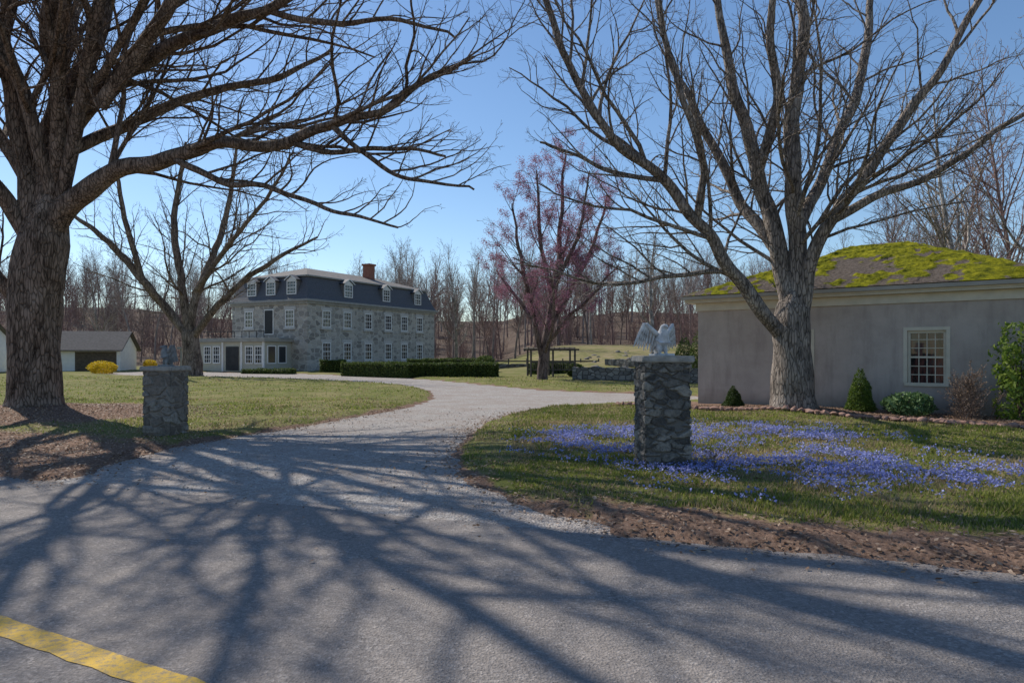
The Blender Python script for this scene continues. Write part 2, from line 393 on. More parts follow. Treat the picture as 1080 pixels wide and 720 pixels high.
gC=[
 [(830,362,18.3,9),(800,320,18,9),(765,275,17.8,8),(735,235,17.6,7),(700,190,17.4,6.5),(650,150,17,5.5),(615,100,16.8,5),(590,45,16.5,4.5),(572,-25,16.2,3.5),(560,-90,16,2)],
 [(836,340,18.3,12),(825,280,18.4,11),(812,230,18.6,9.5),(800,180,18.6,8.5),(778,110,18.5,7),(765,50,18.5,5.5),(750,-50,18.5,3)],
 [(838,340,18.3,13),(842,260,18.2,11),(838,190,18,10),(836,120,18,9),(846,50,18,7.5),(838,-50,18,5),(830,-130,18,2)],
 [(841,345,18.3,11),(855,280,18,9),(872,235,17.6,8),(905,190,17.2,7),(950,130,16.8,6),(985,80,16.5,5),(1030,5,16.2,4),(1070,-60,16,2)],
 [(822,268,18.4,8),(790,225,19,7),(765,180,19.4,6),(735,120,19.8,5),(705,60,20,4),(690,-30,20.2,2.5)],
 [(842,240,18.2,8),(870,180,18.8,7),(900,110,19.2,6),(915,40,19.6,5),(930,-60,20,2.5)],
 [(800,180,18.6,7),(820,110,17.8,6),(812,40,17.2,5),(818,-60,16.8,2.5)],
 [(872,235,17.6,6),(930,205,17.4,5),(990,180,17,4.2),(1050,140,16.6,3.5),(1110,100,16.4,2)],
 [(735,235,17.6,5),(742,170,17,4.5),(722,110,16.6,4),(700,40,16.4,3),(690,-20,16.2,2)],
 [(700,190,17.4,3.5),(660,185,17.4,3),(615,170,17.6,2.3),(570,150,17.8,1.5)],
]
for g in gC: T.guide(g,BIG,12 if g[0][3]>8 else 9,rs=.85)
link('maple_tree.001',T.mesh('maple_tree2',.8),barkC)
MID=dict(BIG); MID.update(dens=[1.5,1.7,2.0,2.4],rmin=.009,max=4,lmin=9,ratio=[.42,.45,.5,.5],sides=[6,4,3,3],n=[9,7,5,3],rl=.013,trop=[.04,.02,.01,0])
T=Tree(9)
T.guide([(203,404,50,15),(203,396,50,11),(202,375,50,9.5),(200,350,50,8)],MID,16,False)
for g in [[(201,356,50,6),(175,325,50,5.5),(150,295,49,5),(125,265,49,4),(95,240,48,3),(70,222,48,1.5)],
          [(200,352,50,6),(207,310,50,5),(225,270,51,4.2),(240,220,52,3.4),(250,150,52,1.5)],
          [(200,352,50,5.5),(190,290,50,5),(184,230,50,4),(196,150,50,1.5)],
          [(202,358,50,5),(230,322,49,4.3),(265,290,48,3.4),(300,268,47,2.5),(335,250,47,1.2)],
          [(150,295,49,4),(132,230,48,3.2),(118,160,47,1.5)],
          [(205,310,50,4),(240,260,48,3),(280,210,46,2.4),(310,160,45,1.2)]]:
    T.guide(g,MID,8,rs=.85)
link('bare_tree',T.mesh('bare_tree',.5),barkB)
def generic(seed,H,spread,base,C,rt,stems=1,lean=.22):
    T=Tree(seed); R=T.r
    for s_ in range(stems):
        l=.06 if stems==1 else lean
        d=Vector((R.gauss(0,l),R.gauss(0,l),1))
        HH=H*(1 if s_==0 else R.uniform(.7,.95)); n=14
        pts=T.path(Vector((R.gauss(0,.15)*(stems>1),R.gauss(0,.15)*(stems>1),-.3)),d,HH,n,.05,.06)
        r0=rt*(1 if stems==1 else .7); rads=[r0*(1.25 if j==0 else 1)*(1-.88*j/(n-1))for j in range(n)]
        T.add(pts,rads,9 if H<14.5 else 6)
        CC=dict(C); CC['t0']=[base]+C['t0'][1:]; CC['ratio']=[spread]+C['ratio'][1:]
        T.spawn(pts,rads,0,CC)
    return T
RM=dict(max=4,dens=[1.8,2.0,2.4,3.0],t0=[.2,.15,.1,.1],ang=[(25,50),(25,50),(25,50),(25,50)],ratio=[.38,.48,.5,.55],
   lmin=8,n=[9,7,5,3],w=[.08,.12,.15,.18],trop=[.08,.05,.03,.02],sides=[6,4,3,3],rmin=.008,rl=.013)
T=Tree(33); DR=42.0
T.guide([(572,408,DR,8),(572,400,DR,6),(573,380,DR,5.5),(578,350,DR,5),(584,315,DR,4)],RM,16,False)
for g in [[(582,320,DR,3.6),(590,270,DR,3),(592,215,DR+.5,2.2),(596,158,DR+.5,.8)],
          [(573,384,DR,3.6),(562,330,DR-.5,3),(548,270,DR-1,2.2),(540,215,DR-1,.8)],
          [(578,348,DR,3.4),(604,302,DR+.5,2.8),(628,252,DR+1,2),(640,205,DR+1,.8)],
          [(583,318,DR,3),(570,250,DR-1,2.3),(566,180,DR-1.5,.8)],
          [(586,300,DR,2.8),(612,240,DR-1,2),(622,180,DR-1.5,.8)],
          [(575,365,DR,2.6),(600,335,DR-1,2),(630,305,DR-2,1.4),(652,280,DR-2,.7)],
          [(565,340,DR,2.4),(543,312,DR+1,1.8),(524,285,DR+1.5,.7)],
          [(580,340,DR,2.6),(590,290,DR+2,2),(600,240,DR+3,.8)],
          [(574,375,DR,2.4),(585,330,DR-2.2,1.8),(580,280,DR-3,.7)]]:
    T.guide(g,RM,8,rs=.9)
barkR=bark('bark_red',(.085,.058,.054),(.23,.17,.155),(.26,.20,.19),.6)
rt=empty('red_maple_tree',(0,0,0))
link('branches',T.mesh('rm',.5),barkR,rt)
def quads(C,size,R=rng,flat=0,aspect=1.0):
    n=len(C); a=R.normal(size=(n,3)); 
    if flat: a[:,2]*=(1-flat)
    a/=np.linalg.norm(a,axis=1,keepdims=True)+1e-9
    b_=np.cross(a,R.normal(size=(n,3))); 
    if flat: b_[:,2]*=(1-flat)
    b_/=np.linalg.norm(b_,axis=1,keepdims=True)+1e-9
    s=(np.ones(n)*size*R.uniform(.6,1.3,n))[:,None]
    V=np.stack([C-a*s,C+b_*s*aspect*.5,C+a*s,C-b_*s*aspect*.5],1).reshape(-1,3)
    return V,np.arange(n*4).reshape(-1,4)
tips=np.array([tuple(t) for t in T.tips]); print('redtips',len(tips),tips.max(0),tips.min(0))
rp_=max(1,int(round(70000/len(tips)))); tips=np.repeat(tips,rp_,0)+rng.normal(0,.13,(len(tips)*rp_,3))
if len(tips)>75000: tips=tips[rng.choice(len(tips),75000,False)]
V,Fx=quads(tips,.037)
link('buds',np_mesh('buds',V,Fx),leafmat('bud_mat',[(.24,.09,.14),(.36,.16,.23),(.44,.24,.31)],.4),rt)
# distant/mid generic trees
FR=dict(max=3,dens=[2.2,2.0,2.4],t0=[.3,.12,.1],ang=[(25,52),(25,55),(25,55)],ratio=[.4,.45,.5],
   n=[7,5,3],w=[.09,.13,.16],trop=[.06,.04,.03],sides=[4,3,3],rmin=.014,rl=.013)
barkF=bark('bark_forest',(.13,.095,.08),(.28,.215,.18),0,.4,False)
barkF2=bark('bark_forest_red',(.14,.09,.08),(.30,.205,.185),0,.4,False)
barkF3=bark('bark_forest_pale',(.18,.15,.13),(.38,.32,.28),0,.4,False)
FT=[]
for i in range(6):
    T=generic(60+i,15+1.5*(i%3),[.34,.42,.3,.46,.38,.32][i],[.3,.22,.4,.2,.3,.35][i],FR,.15+.03*(i%3)); 
    me=T.mesh('forest_tree_%d'%i); me.materials.append([barkF,barkF2,barkF3][i%3]); FT.append(me)
SH=dict(FR); SH.update(dens=[3,3,3],t0=[.1,.1,.1],ratio=[.5,.5,.5],rmin=.008)
T=generic(90,3.2,.45,.05,SH,.03,7); shm=T.mesh('brush'); shm.materials.append(barkF2)
def scatter(name,region,n,meshes,smin,smax,seed):
    R=random.Random(seed); e=empty(name)
    for i in range(n):
        x,y=region(R)
        o=bpy.data.objects.new('tree_%d'%i,R.choice(meshes)); S.collection.objects.link(o); o.parent=e
        s_=R.uniform(smin,smax); o.location=(x,y,h1(x,y)); o.scale=(s_,s_,s_*R.uniform(.9,1.15)); o.rotation_euler=(0,0,R.uniform(0,6.28))
def reg(a,b_,y0,y1):
    def f(R):
        y=R.uniform(y0,y1); k=R.uniform(a,b_); return ((k-540)/F*y,y)
    return f
scatter('distant_trees',reg(-100,1100,92,150),200,FT,.6,.92,3)
scatter('distant_trees.003',reg(-60,1000,150,245),190,FT,.75,1.1,13)
scatter('distant_trees.001',reg(400,800,76,100),14,FT,.65,.9,4)
scatter('distant_trees.002',reg(880,1300,36,75),16,FT,.75,1.0,5)
scatter('woodland_brush',reg(-60,1000,84,120),150,[shm],.9,2.2,6)
scatter('woodland_brush.001',reg(-60,1000,120,240),130,[shm],2.2,3.6,16)
def place(name,px,d,me,s_,rz=0,mat=None):
    x=(px-540)/F*d; o=link(name,me); o.location=(x,d,h1(x,d)); o.scale=(s_,)*3; o.rotation_euler=(0,0,rz); return o
MG=dict(MID); MG.update(max=4,rmin=.008,dens=[1.8,1.5,2.0,2.4],t0=[.25,.15,.1,.1])
T=generic(101,13,.42,.22,MG,.28); m1=T.mesh('m1'); m1.materials.append(barkW)
T=generic(102,14,.5,.15,MG,.3,2); m2=T.mesh('m2'); m2.materials.append(barkW)
place('bare_tree.001',690,62,m1,.95)
place('sycamore_tree',1045,30,m2,1.0,1)
place('sycamore_tree.001',1130,26,m1,1.05,2)
place('bare_tree.002',480,66,m1,.72,3)
place('bare_tree.003',112,72,m2,.7,3)
# ------------------------------------------------------------ stone house
LX,WY=19.6,9.55
H0=empty('stone_house',(-18,60,.05),math.radians(62))
granite=stone('granite_wall',(.27,.25,.225),(.45,.42,.375),(.62,.575,.51),(.54,.51,.455),.62,.36,.09,.04)
white=simple('white_trim',(.70,.70,.68),(.82,.81,.78),3,.6,.1)
slate=simple('slate_dark',(.07,.072,.08),(.14,.142,.155),7,.7,.5,.02,(1,1,3))
slate2=simple('slate_grey',(.15,.14,.13),(.24,.225,.21),2.5,.85,.4,.02,(1,1,3),.1)
m,nt,b=newmat('window_glass',.06,.8); b.inputs['Base Color'].default_value=(.03,.036,.042,1); glass=m
beige=simple('beige_trim',(.42,.40,.33),(.50,.48,.40),2,.7,.1)
dark=simple('dark_trim',(.02,.02,.02),(.04,.04,.04),2,.6,0)
brickm=simple('chimney_brick',(.22,.08,.05),(.36,.16,.11),9,.9,.5)
sillm=simple('granite_sill',(.45,.44,.42),(.58,.56,.53),6,.8,.3)
w=B(); w.box(0,LX,0,WY,0,6.2); w.obj('walls',granite,H0)
w=B(); w.box(-.3,LX+.3,-.3,WY+.3,6.2,6.42); w.box(-.15,LX+.15,-.15,WY+.15,6.0,6.197); 
w.box(.5,LX-.5,.5,WY-.5,8.5,8.64); w.obj('cornice',simple('cornice_mat',(.26,.26,.24),(.38,.37,.35),3),H0,.02)
def frustum(bb,x0,x1,y0,y1,z0,i0,z1,i1):
    a=[(x0+i0,y0+i0,z0),(x1-i0,y0+i0,z0),(x1-i0,y1-i0,z0),(x0+i0,y1-i0,z0)]
    c=[(x0+i1,y0+i1,z1),(x1-i1,y0+i1,z1),(x1-i1,y1-i1,z1),(x0+i1,y1-i1,z1)]
    for i in range(4): j=(i+1)%4; bb.poly([a[i],a[j],c[j],c[i]])
    bb.poly(c)
w=B(); 
prof=[(6.42,-.15),(6.8,.05),(7.4,.3),(8.5,.7)]
for (za,ia),(zb,ib) in zip(prof[:-1],prof[1:]): frustum(w,0,LX,0,WY,za,ia,zb,ib)
w.obj('mansard_roof',slate,H0)
w=B(); frustum(w,0,LX,0,WY,8.64,.6,9.85,4.6); w.obj('hip_roof',slate2,H0)
w=B(); w.box(12.2,13.1,3.2,4.1,8.7,10.9); w.box(12.1,13.2,3.1,4.2,10.9,11.1); w.obj('chimney',brickm,H0,.02)
tr=B(); gl=B(); sl=B(); rf=B(); ck=B(); dk=B()
def winF(face,c,z0,z1,wd,off=0):
    def bx(b_,a0,a1,d0,d1,za,zb):
        if face=='R': b_.box(a0,a1,-d1-off,-d0-off,za,zb)
        else: b_.box(-d1-off,-d0-off,a0,a1,za,zb)
    a0,a1=c-wd/2,c+wd/2
    bx(gl,a0+.06,a1-.06,.005,.02,z0+.06,z1-.06)
    for q in ((a0,a0+.09),(a1-.09,a1)): bx(tr,q[0],q[1],.003,.08,z0,z1)
    bx(tr,a0+.09,a1-.09,.003,.078,z0,z0+.09); bx(tr,a0+.09,a1-.09,.003,.078,z1-.09,z1)
    bx(tr,a0+.09,a1-.09,.023,.06,(z0+z1)/2-.035,(z0+z1)/2+.035)
    for k in (1,2): 
        q=a0+(a1-a0)*k/3; bx(tr,q-.02,q+.02,.023,.045,z0+.09,z1-.09)
    for k in (.25,.75): bx(tr,a0+.09,a1-.09,.023,.043,z0+(z1-z0)*k-.018,z0+(z1-z0)*k+.018)
    return bx
def tR(px): k=(px-540)/F; return (-18-k*60)/(k*.883-.469)
def tL(px): k=(px-540)/F; return (-18-k*60)/(k*.469+.883)
for px in (344,366,388,409,426,442):
    c=tR(px)
    for z0,z1 in ((.95,2.6),(3.95,5.5)):
        bx=winF('R',c,z0,z1,1.1); bx(sl,c-.7,c+.7,.002,.12,z0-.2,z0-.003); bx(sl,c-.7,c+.7,.002,.05,z1+.003,z1+.28)
for px in (263,306):
    c=tL(px); bx=winF('L',c,3.95,5.5,1.1); bx(sl,c-.7,c+.7,.002,.12,3.75,3.947); bx(sl,c-.7,c+.7,.002,.05,5.503,5.78)
c=tL(284); bx=winF('L',c,3.3,5.6,1.2)
bx(dk,c-.5,c+.5,.085,.10,3.4,5.5)
def dormer(face,c):
    wd=1.25; z0,z1=6.75,8.1
    bx=winF(face,c,z0+.12,z1,wd-.1,off=-.10)
    def bb(b_,a0,a1,d0,d1,za,zb):
        if face=='R': b_.box(a0,a1,-d1,-d0,za,zb)
        else: b_.box(-d1,-d0,a0,a1,za,zb)
    bb(ck,c-wd/2,c+wd/2,-1.6,-.103,z0,z1+.02)
    pts=[(c-wd/2-.12,z1+.0),(c,z1+.45),(c+wd/2+.12,z1+.0)]
    def pp(a,d,z): return (a,d,z) if face=='R' else (d,a,z)
    for (a,za),(b2,zb) in ((pts[0],pts[1]),(pts[1],pts[2])):
        rf.poly([pp(a,-.12,za),pp(b2,-.12,zb),pp(b2,1.8,zb),pp(a,1.8,za)])
        rf.poly([pp(a,-.12,za+.09),pp(b2,-.12,zb+.09),pp(b2,1.8,zb+.09),pp(a,1.8,za+.09)])
        tr.poly([pp(a,-.125,za),pp(b2,-.125,zb),pp(b2,-.125,zb+.1),pp(a,-.125,za+.1)])
    tr.poly([pp(pts[0][0]+.1,.0,z1+.0),pp(c,.0,z1+.4),pp(pts[2][0]-.1,.0,z1+.0)])
for px in (368,408,441): dormer('R',tR(px))
for px in (265,285,307): dormer('L',tL(px))
PY0,PY1=1.9,WY+.9
pw_=B(); pw_.box(-3.0,-.003,PY0,PY1,0,2.6); pw_.obj('porch_wing',beige,H0)
pw_=B(); pw_.box(-3.3,-.003,PY0-.3,PY1+.3,2.603,2.83); pw_.box(-3.15,-.003,PY0-.15,PY1+.15,2.833,2.95); pw_.obj('porch_cornice',simple('porch_roof',(.26,.25,.22),(.36,.35,.31),2),H0,.02)
pw_=B(); pw_.box(-2.4,-.003,PY1+.303,PY1+3.3,0,2.0); pw_.box(-2.6,-.003,PY1+.303,PY1+3.5,2.003,2.2); pw_.obj('side_lean_to',simple('leanto',(.24,.24,.2),(.32,.31,.27),3),H0)
for c in (2.6,3.75,7.9,9.1):
    winF('L',c,.7,2.25,.95,off=3.003)
dk.box(-3.06,-3.01,5.1,6.7,0.1,2.2)
for y in (PY0+.02,4.6,7.0,PY1-.2): tr.box(-3.12,-3.003,y,y+.16,0,2.6)
for a in (-2.7,-1.5): 
    gl.box(a,a+.8,PY0-.03,PY0-.005,.8,2.2); tr.box(a-.08,a,PY0-.07,PY0-.003,.7,2.3); tr.box(a+.8,a+.88,PY0-.07,PY0-.003,.7,2.3); tr.box(a,a+.8,PY0-.07,PY0-.003,2.2,2.3); tr.box(a,a+.8,PY0-.07,PY0-.003,.7,.8)
tr.obj('window_frames',white,H0); gl.obj('window_glass',glass,H0); sl.obj('lintels_and_sills',sillm,H0); rf.obj('dormer_roofs',slate,H0); ck.obj('dormers',slate2,H0); dk.obj('doors',dark,H0)
w=B()
for a in np.arange(PY0,PY1,.9): w.box(-3.1,-3.06,a,a+.04,2.95,3.5)
w.box(-3.1,-3.06,PY0,PY1,3.5,3.55); w.obj('railing',dark,H0)
# ------------------------------------------------------------ garage & neighbour
g0=empty('white_garage',(-40.2,60,.0),math.radians(14))
w=B(); w.box(0,5.2,0,5,0,2.1); w.poly([(0,0,2.1),(0,2.5,3.5),(0,5,2.1)]); w.poly([(5.2,0,2.1),(5.2,5,2.1),(5.2,2.5,3.5)]); w.obj('walls',white,g0)
w=B()
for y0 in (-.5,5.5):
    z0=2.1-.5*.56+.03; w.poly([(-.3,y0,z0),(5.5,y0,z0),(5.5,2.5,3.58),(-.3,2.5,3.58)]); w.poly([(-.3,y0,z0+.1),(5.5,y0,z0+.1),(5.5,2.5,3.7),(-.3,2.5,3.7)])
    w.poly([(-.3,y0,z0),(5.5,y0,z0),(5.5,y0,z0+.1),(-.3,y0,z0+.1)])
w.obj('roof',simple('shingle_dark',(.10,.095,.09),(.17,.16,.155),5,.95,.5,.02,(1,1,3),.05),g0)
w=B(); w.box(1.6,4.9,-.04,-.005,.02,1.8); w.obj('garage_door',simple('door_brown',(.07,.055,.04),(.14,.11,.08),5),g0)
g0=empty('white_cottage',(-46.9,52,0),math.radians(8))
w=B(); w.box(-7,4,0,7,0,3); w.poly([(4,0,3),(4,7,3),(4,3.5,5)]); w.obj('walls',white,g0)
w=B()
for y0 in (-.3,7.3): w.poly([(-7.3,y0,2.9),(4.3,y0,2.9),(4.3,3.5,5.1),(-7.3,3.5,5.1)]); w.poly([(-7.3,y0,2.98),(4.3,y0,2.98),(4.3,3.5,5.2),(-7.3,3.5,5.2)])
w.obj('roof',slate2,g0)
w=B(); w.box(1.6,2.5,-.03,-.004,1,2.3); w.box(4.004,4.03,2.5,3.4,1,2.3); w.obj('windows',glass,g0)
# ------------------------------------------------------------ stucco building
g0=empty('stucco_building',(6.05,22.2,0),math.atan2(-.622,.783))
m,nt,b=newmat('stucco',.92,.15); v=coords(nt)
c=ramp(nt,tnoise(nt,v,.8,7,.7),[(.3,(.37,.315,.28)),(.55,(.46,.40,.355)),(.75,(.52,.455,.41))])
c=mix(nt,ramp(nt,tnoise(nt,coords(nt,(1.5,1.5,.25)),2.2,5,.7),[(.48,0),(.75,.6)]),c,(.26,.225,.20))
sx=nt.nodes.new('ShaderNodeSeparateXYZ'); tcc=nt.nodes.new('ShaderNodeTexCoord'); nt.links.new(tcc.outputs['Object'],sx.inputs[0])
c=mix(nt,ramp(nt,math_(nt,'ADD',sx.outputs[2],math_(nt,'MULTIPLY',tnoise(nt,v,3,5),.5)),[(.3,.65),(.8,0)]),c,(.2,.18,.15))
nt.links.new(c,b.inputs['Base Color']); bump(nt,b,tnoise(nt,v,60,4,.7),.45,.01); stucco=m
wins=[(6.4,.87,2.3,.9),(3.08,.87,2.3,.8)]
w=B()
cuts=sorted([(c-wd/2,c+wd/2,z0,z1) for c,z0,z1,wd in wins]); x=0
for a0,a1,z0,z1 in cuts:
    w.box(x,a0,0,.3,-.2,3.3); w.box(a0,a1,0,.3,-.2,z0); w.box(a0,a1,0,.3,z1,3.3); x=a1
w.box(x,BL,0,.3,-.2,3.3); w.box(0,.3,.3,BD,-.2,3.3); w.box(BL-.3,BL,.3,BD,-.2,3.3); w.box(.3,BL-.3,BD-.3,BD,-.2,3.3)
w.obj('walls',stucco,g0)
cream=simple('cream_trim',(.52,.48,.38),(.64,.59,.48),3,.6,.15)
w=B(); gg=B(); cu=B()
for a0,a1,z0,z1 in cuts:
    w.box(a0,a0+.07,.06,.16,z0,z1); w.box(a1-.07,a1,.06,.16,z0,z1); w.box(a0+.07,a1-.07,.06,.16,z1-.07,z1); w.box(a0-.06,a1+.06,-.05,.157,z0-.06,z0+.03)
    w.box(a0-.09,a0,-.02,.03,z0+.033,z1+.09); w.box(a1,a1+.09,-.02,.03,z0+.033,z1+.09); w.box(a0,a1,-.02,.03,z1,z1+.09)
    zm=(z0+z1)/2; w.box(a0+.07,a1-.07,.08,.15,zm-.025,zm+.025)
    for k in (1,2,3): q=a0+.07+(a1-a0-.14)*k/4; w.box(q-.011,q+.011,.10,.135,z0+.03,z1-.07)
    for k in (.17,.33,.67,.83): q=z0+(z1-z0)*k; w.box(a0+.07,a1-.07,.102,.133,q-.011,q+.011)
    gg.box(a0+.05,a1-.05,.118,.122,z0+.02,z1-.05)
    cu.box(a0,a1,.26,.28,z0,z1)
w.obj('window_frames',cream,g0); 
m,nt,b=newmat('pane',.03,.6)
nt.links.new(ramp(nt,tnoise(nt,coords(nt,(4,4,.8)),2.0,3),[(.42,(.012,.013,.014)),(.52,(.10,.035,.03)),(.62,(.05,.05,.048))]),b.inputs['Base Color']); gg.obj('window_panes',m,g0); cu.obj('window_blind',dark,g0)
w=B(); o=.30; w.box(-o,BL+o,-o,BD+o,3.3,3.34); 
w.box(-o-.02,BL+o+.02,-o-.02,-o+.03,3.343,3.52); w.box(-o-.02,-o+.03,-o+.033,BD+o,3.343,3.52); w.box(BL+o-.03,BL+o+.02,-o+.033,BD+o,3.343,3.52)
w.box(-.06,BL+.06,-.06,-.003,3.05,3.297)
w.obj('fascia',cream,g0)
w=B(); w.box(-o-.10,BL+o+.1,-o-.14,-o-.023,3.40,3.5); w.obj('gutter',simple('gutter_mat',(.3,.28,.24),(.4,.37,.32),2,.5,0),g0)
e0=-o-.12; ex1=BL+o+.12; ey1=BD+o+.12; zr=5.3; ze=3.53; hd=(ey1-e0)/2
A=Vector((e0,e0,ze));Bv=Vector((ex1,e0,ze));Cc=Vector((ex1,ey1,ze));D=Vector((e0,ey1,ze)); R1=Vector((e0+hd,e0+hd,zr));R2=Vector((ex1-hd,e0+hd,zr))
V=[];Fa=[];Mc=[]
def mossv(q): return mnoise.fractal(Vector((q.x*.75,q.y*.75,3.3)),.9,2.1,5)+.45*mnoise.noise(Vector((q.x*3,q.y*3,1)))
def patch(a,b_,c_,d_,n1,n2):
    i0=len(V); nrm=(b_-a).cross(d_-a).normalized()
    for j in range(n2+1):
        for i in range(n1+1):
            u=i/n1; t=j/n2; q=(a.lerp(b_,u)).lerp(d_.lerp(c_,u),t)
            edge=min(1,min(u,1-u)*25,min(t,1-t)*12); mv=mossv(q)
            mk=min(1,max(0,(mv+.36)*2.6)); 
            hh=(mk*.035+max(0,mnoise.fractal(q*3.1,.8,2.0,4)+.1)*.07*mk+max(0,mnoise.noise(q*11))*.03*mk)
            course=((q-a).dot((d_-a).normalized())/.16)%1.0
            hh+=.012*(1-course)*(1-mk)
            V.append(q+nrm*(hh*edge)); Mc.append((mk,mk,mk))
    for j in range(n2):
        for i in range(n1):
            k=i0+j*(n1+1)+i; Fa.append((k,k+1,k+n1+2,k+n1+1))
patch(A,Bv,R2,R1,240,130); patch(Bv,Cc,R2.copy(),R2,60,40); patch(Cc,D,R1,R2,60,40); patch(D,A,R1.copy(),R1,110,70)
m,nt,b=newmat('moss_roof',.95,.05); v=coords(nt)
sh=ramp(nt,tnoise(nt,v,12,5),[(.3,(.075,.06,.05)),(.7,(.19,.16,.14))])
mo=ramp(nt,tnoise(nt,v,3,9,.8),[(.32,(.035,.045,.008)),(.45,(.12,.13,.012)),(.57,(.24,.235,.015)),(.72,(.38,.345,.03))])
at=nt.nodes.new('ShaderNodeAttribute'); at.attribute_name='Col'
k=math_(nt,'ADD',at.outputs['Fac'],math_(nt,'MULTIPLY',math_(nt,'SUBTRACT',tnoise(nt,v,9,7,.8),.5),1.2))
nt.links.new(mix(nt,ramp(nt,k,[(.35,0),(.55,1)]),sh,mo),b.inputs['Base Color']); bump(nt,b,tnoise(nt,v,30,5,.8),1,.05)
link('mossy_roof',np_mesh('mossy_roof',[tuple(q) for q in V],np.array(Fa),np.array(Mc),True),m,g0)
# ------------------------------------------------------------ leaf-cloud plants
def leaves(name,pts,size,mat,parent=None,aspect=1.0,loc=None):
    V,Fx=quads(np.array(pts),size,aspect=aspect); o=link(name,np_mesh(name,V,Fx),mat,parent)
    return o
boxw=leafmat('boxwood',[(.04,.068,.017),(.085,.12,.028),(.13,.17,.042)],.3)
everg=leafmat('evergreen',[(.04,.085,.012),(.10,.16,.025),(.16,.22,.035)],.3)
yel=leafmat('forsythia_yellow',[(.55,.40,.02),(.72,.54,.03)],.3)
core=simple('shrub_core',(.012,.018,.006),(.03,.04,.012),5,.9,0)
def hedge(name,x0,y0,x1,y1,wd,hh,n,size=.07,mat=boxw):
    L=math.hypot(x1-x0,y1-y0); a=math.atan2(y1-y0,x1-x0); e=empty(name,(x0,y0,h1((x0+x1)/2,(y0+y1)/2)-.03),a)
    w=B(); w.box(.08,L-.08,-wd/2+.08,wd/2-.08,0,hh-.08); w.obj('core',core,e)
    q=rng.uniform(0,1,(n,3))*[L,wd,hh]-[0,wd/2,0]
    k=rng.randint(0,4,n); 
    q[:,1]=np.where(k==0,-wd/2,q[:,1]); q[:,1]=np.where(k==1,wd/2,q[:,1]); q[:,2]=np.where(k==2,hh,q[:,2])
    ee=(k==3); q[:,0]=np.where(ee,np.where(q[:,0]>L/2,L,0),q[:,0])
    q+=rng.normal(0,.035,q.shape); q[:,2]+= (vn(q[:,0]*1.2,q[:,1],3)-.5)*.15
    leaves('foliage',q,size,mat,e)
def gx(px,d): return (px-540)/F*d
hedge('boxwood_hedge',gx(340,57),57,gx(363,57),57,1.4,1.0,3500)
hedge('boxwood_hedge.001',gx(367,50),50.5,gx(438,46),46,1.5,1.05,9000)
hedge('boxwood_hedge.002',gx(448,47),47.5,gx(522,46),46,1.4,.95,9000)
hedge('boxwood_hedge.003',gx(432,58),58,gx(505,57),57,1.2,1.1,7000)
hedge('boxwood_hedge.004',gx(560,50),50,gx(600,52),52,1.0,.8,4000)
hedge('boxwood_hedge.005',gx(268,58),56.0,gx(315,56),54.5,.8,.45,3000)
def shrub(name,x,y,shape,n,size,mat,cm=True,asp=1.0):
    e=empty(name,(x,y,h1(x,y)-.03)); q=[]
    while len(q)<n:
        p=rng.uniform(-1,1,3); z=(p[2]+1)/2; 
        if shape[0]=='cone': r=(1-z)**.75*min(1,z*6+.55)
        elif shape[0]=='loose': r=.55+.45*math.sin(z*3)
        else: r=math.sqrt(max(0,1-(2*z-1)**2))*.95+.05
        rr=math.hypot(p[0],p[1]); a=math.atan2(p[1],p[0]); rl=r*(1+(.22 if shape[0]!='loose' else .8)*mnoise.noise(Vector((math.cos(a)*1.6,math.sin(a)*1.6,z*4+x))))
        if shape[0]=='loose':
            if rr>rl or mnoise.noise(Vector((p[0]*2.2,p[1]*2.2,z*5+x)))<-.08: continue
        elif rr>rl or (rr<rl*.62 and rng.rand()<.85): continue
        q.append((p[0]*shape[1],p[1]*shape[1],z*shape[2]))
    leaves('foliage',q,size,mat,e,asp)
    if cm:
        T=Tree(3); 
        for i in range(5 if shape[0]=='loose' else 1):
            T.add([Vector((0,0,0)),Vector((rng.normal(0,.2)*(i>0),rng.normal(0,.2)*(i>0),shape[2]*.8))],[.025,.008],6)
        link('stem',T.mesh('stem'),barkB,e)
    return e
def wl(al,off): p=BP0+BW*al-BN*off; return float(p[0]),float(p[1])
x,y=wl(5.0,1.0); shrub('conical_evergreen_shrub',x,y,('cone',.42,1.25),7000,.035,everg,asp=.6)
x,y=wl(1.5,.9); shrub('conical_evergreen_shrub.001',x,y,('cone',.34,.68),4500,.035,leafmat('ev2',[(.03,.055,.012),(.07,.11,.025)],.2),asp=.6)
x,y=wl(6.15,1.1); shrub('laurel_shrub',x,y,('ball',.6,.62),1500,.07,leafmat('laurel',[(.05,.11,.035),(.10,.18,.07),(.18,.27,.12)],.3),asp=.8)
x,y=wl(8.45,.8); shrub('rhododendron_shrub',x,y,('loose',.62,2.35),2300,.07,leafmat('rhodo',[(.08,.15,.02),(.16,.24,.035),(.27,.34,.07)],.4),asp=.8)
tw=leafmat('dry_twig_leaf',[(.24,.16,.11),(.40,.30,.20)],.3)
T=generic(120,1.5,.5,.1,dict(SH,dens=[12,12,9],rmin=.006,rl=.012),.018,14,.35); x,y=wl(7.4,.95); e=empty('bare_twiggy_shrub',(x,y,h1(x,y)))
link('twigs',T.mesh('tw'),barkF,e); tp=np.array([tuple(t) for t in T.tips])[::2]; leaves('dry_leaves',tp+rng.normal(0,.02,tp.shape),.02,tw,e)
T=generic(121,.55,.6,.1,dict(SH,dens=[14,12,10],rmin=.003,rl=.01),.008,12,.4); e=empty('dry_vine_clump',(2.72,9.65,h1(2.72,9.65))); link('twigs',T.mesh('tw2'),barkF,e)
tp=np.array([tuple(t) for t in T.tips])[::3]; leaves('dry_leaves',tp,.025,tw,e)
